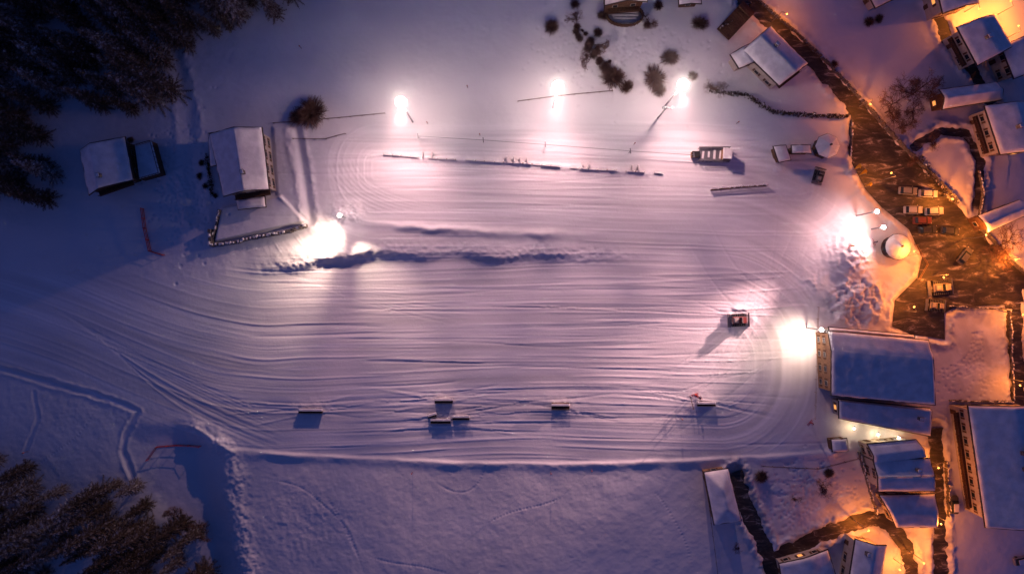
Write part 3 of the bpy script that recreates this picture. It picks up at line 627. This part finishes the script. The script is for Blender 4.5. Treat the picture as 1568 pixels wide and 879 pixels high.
for x,y,r,c,s_ in((1388,293,-.05,(.25,.25,.26),0),(1419,297,-.05,(.5,.5,.5),0),(1396,322,0,(.50,.50,.50),0),(1428,324,.05,(.45,.44,.44),0),(1418,352,.1,(.05,.05,.055),0),(1452,354,-.1,(.06,.06,.065),0),(1410,338,.0,(.18,.06,.05),0),(1457,770,1.57,(.1,.1,.1),1),(1562,855,.2,(.3,.3,.3),1),(1475,392,.9,(.12,.12,.13),0)): car(x,y,r,c,s_)
def groomer(name,px,py,rot,col,k=1.0):
    x,y=P(px,py); z=max(hw(x,y),0)+.03; e=empty(name,x,y); mb=MB(); c,s_=math.cos(rot),math.sin(rot)
    def bx(a,b,zz,sx,sy,sz,mi,tap=1): mb.box(x+(a*c-b*s_)*k,y+(a*s_+b*c)*k,z+zz*k,sx*k,sy*k,sz*k,rot,mi,tap)
    for s2 in(-1,1):
        bx(0,s2*1.25,.45,3.8,.8,.8,1,.85)
        for i in range(9): bx(-1.8+i*.45,s2*1.25,.9,.1,.85,.08,3)
    bx(-.1,0,.9,3.2,1.7,.7,0); bx(.75,0,1.75,1.4,1.6,1.1,2,.82); bx(.7,0,2.36,1.2,1.4,.1,0); bx(-1.0,0,1.45,1.4,1.5,.5,3,.9); bx(-1.0,0,1.74,1.0,1.1,.08,4,.9)
    bx(2.5,0,.5,.25,3.6,.9,3); bx(2.1,.6,.5,.8,.15,.15,3); bx(2.1,-.6,.5,.8,.15,.15,3); bx(-2.5,0,.35,.8,3.4,.3,3); bx(-2.1,0,.5,.5,.8,.2,3)
    bx(.3,0,2.45,.12,1.5,.12,4)
    for s2 in(-.6,0,.6): bx(.36,s2,2.5,.12,.25,.16,4)
    mb.obj('groomer_body',[paint(col),'dark','glass','metal','frame'],e,bevel=.04)
groomer('snow_groomer',1130,490,.05,(.30,.08,.07),.9)
groomer('snow_groomer',1438,440,0.1,(.50,.42,.30),1.0); groomer('snow_groomer',1431,468,-.1,(.5,.42,.3),.8)
groomer('snow_groomer',1252,270,1.3,(.10,.09,.09),.7)
for px,py,r in((1303,262,.9),(1313,270,.9),(1319,288,.6)):
    x,y=P(px,py); z=hw(x,y); mb=MB(); mb.cyl((x,y,z-.3),(x,y,z+4),.04,.03,6,1)
    vs=[];n_=8
    for i in range(n_+1):
        t=i/n_; w=1.3*math.sin(math.pi*min(1,.15+t*.85))**.5; vs+=[(x,y,z+.9+3*t),(x+math.cos(r)*w,y+math.sin(r)*w+.25*math.sin(t*5),z+.9+3*t+.1)]
    mb.add(vs,[(2*i,2*i+1,2*i+3,2*i+2) for i in range(n_)],0); mb.obj('feather_flag',['yellow','metal'])
# ---------------------------------------------------------------- people
def skier(px,py,rot,col):
    x,y=P(px,py); z=hw(x,y); e=empty('skier',x,y); c,s_=math.cos(rot),math.sin(rot)
    J={'pel':(0,0,.95,.15),'ch':(.05,0,1.3,.17),'nk':(.08,0,1.5,.07),'hd':(.1,0,1.62,.10),'ht':(.1,0,1.72,.085),
       'ls':(.05,.2,1.42,.08),'le':(.12,.33,1.15,.06),'lh':(.35,.33,1.02,.045),'rs':(.05,-.2,1.42,.08),'re':(.12,-.33,1.15,.06),'rh':(.35,-.33,1.02,.045),
       'lk':(.08,.13,.5,.085),'lf':(-.02,.15,.1,.07),'lt':(.16,.15,.07,.05),'rk':(.08,-.13,.5,.085),'rf':(-.02,-.15,.1,.07),'rt':(.16,-.15,.07,.05)}
    E=[('pel','ch'),('ch','nk'),('nk','hd'),('hd','ht'),('ch','ls'),('ls','le'),('le','lh'),('ch','rs'),('rs','re'),('re','rh'),('pel','lk'),('lk','lf'),('lf','lt'),('pel','rk'),('rk','rf'),('rf','rt')]
    ks=list(J); me=bpy.data.meshes.new('skier_body'); me.from_pydata([(x+J[k][0]*c-J[k][1]*s_,y+J[k][0]*s_+J[k][1]*c,z+J[k][2]+.03) for k in ks],[(ks.index(a),ks.index(b)) for a,b in E],[])
    o=bpy.data.objects.new('body',me); sc.collection.objects.link(o); attach(o,e); me.materials.append(col)
    sm=o.modifiers.new('s','SKIN'); 
    for i,k in enumerate(ks): me.skin_vertices[0].data[i].radius=(J[k][3],J[k][3])
    me.skin_vertices[0].data[0].use_root=True
    o.modifiers.new('ss','SUBSURF').levels=1
    mb=MB(); mb.dome((x+.1*c,y+.1*s_,z+1.74),.13,0,10,5)
    for s2 in(-.15,.15): mb.box(x+.1*c-s2*s_,y+.1*s_+s2*c,z+.03,1.7,.1,.04,rot,1)
    for s2 in(-.36,.36): mb.cyl((x+.35*c-s2*s_,y+.35*s_+s2*c,z+1.05),(x+.1*c-s2*1.3*s_,y+.1*s_+s2*1.3*c,z),.015,.012,5,1)
    mb.obj('helmet_skis_poles',['dark','red'],e)
jk=[mat('jacket_red',(.45,.05,.04),.7),mat('jacket_dark',(.03,.04,.08),.7),mat('jacket_orange',(.6,.25,.05),.7)]
for i,(x,y,r) in enumerate(((1063,604,.3),(1070,608,2.5),(1295,378,1),(1240,646,4),(1335,372,2))): skier(x,y,r,jk[i%3])
# ---------------------------------------------------------------- lights
def lamp(par,typ,loc,power,col,tgt=None,size=1.0,rad=.3,blend=1.0):
    L=bpy.data.lights.new('lamp_light',typ); L.energy=power; L.color=col; L.shadow_soft_size=rad
    if typ=='SPOT': L.spot_size=size; L.spot_blend=blend
    o=bpy.data.objects.new('lamp_light',L); sc.collection.objects.link(o); o.location=loc
    if tgt is not None: o.rotation_euler=(Vector(tgt)-Vector(loc)).to_track_quat('-Z','Y').to_euler()
    if par: attach(o,par)
PK=(1.0,.54,.53)
def glow_mat(dn):  # scatter volume that stands in for lens glare, no real mist
    m=bpy.data.materials.new('lamp_glow_volume'); m.use_nodes=True; n=m.node_tree.nodes; n.clear()
    o=n.new('ShaderNodeOutputMaterial'); v=n.new('ShaderNodeVolumeScatter'); v.inputs['Density'].default_value=dn; v.inputs['Anisotropy'].default_value=0.0
    m.node_tree.links.new(v.outputs[0],o.inputs['Volume']); return m
GLOW_VOL=[glow_mat(.020),glow_mat(.008),glow_mat(.0035),glow_mat(.0015)]
def mast(px,py,hh,spots,glow,lit=True,name='floodlight_mast',gh=None,n=6,col=None,glow_vol=False):
    x,y=P(px,py,hh); e=empty(name,x,y); mb=MB(); z=hw(x,y)
    mb.cyl((x,y,z-.5),(x,y,hh-.2),.2,.11,8,0); mb.cyl((x-1.0,y,hh-.3),(x+1.0,y,hh-.3),.07,.07,6,0)
    for k in range(3): mb.cyl((x-.8+.8*k,y,hh-.3),(x-.8+.8*k,y-.5,hh-.5),.06,.06,5,0)
    if lit:
        mb.dome((x,y,hh),1.15 if n>1 else .42,1,24,10,.8)
    else:
        for k in range(3): mb.box(x-.9+.9*k,y-.3,hh-.2,.6,.5,.35,0,0)
    mb.obj('mast_and_heads',['metal','lamp_w'],e,smooth=False)
    if glow_vol:
        for k,r in enumerate((2.5,4.5,7.5,11.5)):
            ms=MB(); ms.dome((x,y,hh),r,0,28,14); ms.obj('lamp_glow_volume',[GLOW_VOL[k]],e,smooth=True)  # nested spheres added around the head to imitate the lamp's glare
    for (tx,ty,pw,ang) in spots:
        lamp(e,'SPOT',(x,y-1.5,hh-1.0),pw,col or PK,(*P(tx,ty),0),math.radians(ang),.4)
    if glow: lamp(e,'POINT',(x,y-.2,(gh or hh)-1.0),glow,(1,.62,.60),None,1,.5)  # added point light without a fixture, imitates the lamp's glow on the snow
FW=38
mast(614,157,17,[(600,380,23000,115),(400,270,9000,80),(330,750,72000,FW),(560,770,85000,FW),(740,740,42000,FW),(40,600,22000,30)],5200,gh=12,glow_vol=True)
mast(854,133,17,[(850,380,23000,115),(720,770,70000,FW),(930,770,78000,FW)],5200,gh=12,glow_vol=True)
mast(1046,130,17,[(1080,380,22000,115),(1060,770,84000,FW),(1290,690,44000,FW),(930,680,32000,FW)],5200,gh=12,glow_vol=True)
mast(1023,163,11,[],0,lit=False,name='lift_pylon')
CR=(1.0,.68,.52)
mast(520,330,6,[(465,390,7500,120),(420,455,32000,70),(640,520,16000,60)],300,n=1,col=CR)
mast(1258,505,8,[(1215,525,7500,120),(960,600,11000,60)],400,n=1,col=CR)
mast(1343,324,10,[(1290,350,6500,100),(860,700,300000,32),(1180,400,7000,90)],200,n=1)
mast(1353,348,6,[(1290,400,3800,110)],200,n=1)
OR=(1.0,.25,.03)
def street(px,py,hh=6,pw=2500,col=OR,rot=0,gh=None):
    pw*=.42
    x,y=P(px,py,hh); e=empty('street_lamp',x,y); mb=MB(); z=hw(x,y); c,s_=math.cos(rot),math.sin(rot)
    bx,by=x-1.2*c,y-1.2*s_; mb.cyl((bx,by,z-.3),(bx,by,hh),.1,.06,8,0); mb.cyl((bx,by,hh),(x,y,hh+.15),.05,.04,6,0)
    mb.box(x,y,hh+.05,.5,.25,.08,rot,0); mb.dome((x,y,hh),.22,1,10,4,.8)
    mb.obj('pole_and_head',['metal','lamp_o'],e); lamp(e,'POINT',(x,y,hh-.6),pw,col,None,1,.2)
for a in((1205,22,6,2600),(1333,160,6,4000),(1459,305,5,8500),(1500,14,5,6500),(1548,2,5,5500),(1437,716,5,3400),(1441,802,5,4200),(1330,812,5,5500),(1415,862,5,5500),(1566,482,5,4500),(1555,398,6,14000),(1510,360,6,8000),(1445,425,6,11000),(1378,872,4,2500),(1400,470,5,3000),(1400,385,7,6000),(1365,265,7,6000),(1562,590,5,2500),(1560,40,5,4500)): street(*a,rot=random.random()*6)
for x,y,pw in((1308,650,120),(1345,659,120),(1376,664,170)):
    a,b=P(x,y+6,2.4); mb=MB(); e=empty('wall_lamp',a,b); mb.dome((a,b,2.4),.22,0,8,4); mb.box(a,b+.3,2.5,.15,.5,.15,0,1); mb.obj('lamp_globe',['lamp_w','metal'],e); lamp(e,'POINT',(a,b-.2,2.0),pw,(1,.62,.22),None,1,.2)
# ---------------------------------------------------------------- sky, sun, camera
w=bpy.data.worlds.new('World'); sc.world=w; w.use_nodes=True; n=w.node_tree.nodes; l=w.node_tree.links; bg=n['Background']
sk=n.new('ShaderNodeTexSky'); sk.sky_type='NISHITA'; sk.sun_disc=False; sk.sun_elevation=math.radians(2); sk.sun_rotation=math.radians(250); sk.ozone_density=4
mx=n.new('ShaderNodeMix'); mx.data_type='RGBA'; mx.blend_type='MULTIPLY'; mx.inputs['Factor'].default_value=1; mx.inputs['B'].default_value=(.76,.53,.96,1)
l.new(sk.outputs['Color'],mx.inputs['A']); l.new(mx.outputs['Result'],bg.inputs['Color']); bg.inputs['Strength'].default_value=0.18
sl=bpy.data.lights.new('dusk_sun','SUN'); sl.energy=.03; sl.angle=math.radians(15); sl.color=(.95,.5,.9); so=bpy.data.objects.new('dusk_sun',sl); sc.collection.objects.link(so)
so.rotation_euler=(math.radians(65),0,math.radians(-110))
cam=bpy.data.cameras.new('camera'); co_=bpy.data.objects.new('camera',cam); sc.collection.objects.link(co_); sc.camera=co_
co_.location=(0,0,CH); cam.lens=36*CH/(1568*S); cam.sensor_width=36; cam.clip_end=8000; cam.clip_start=1
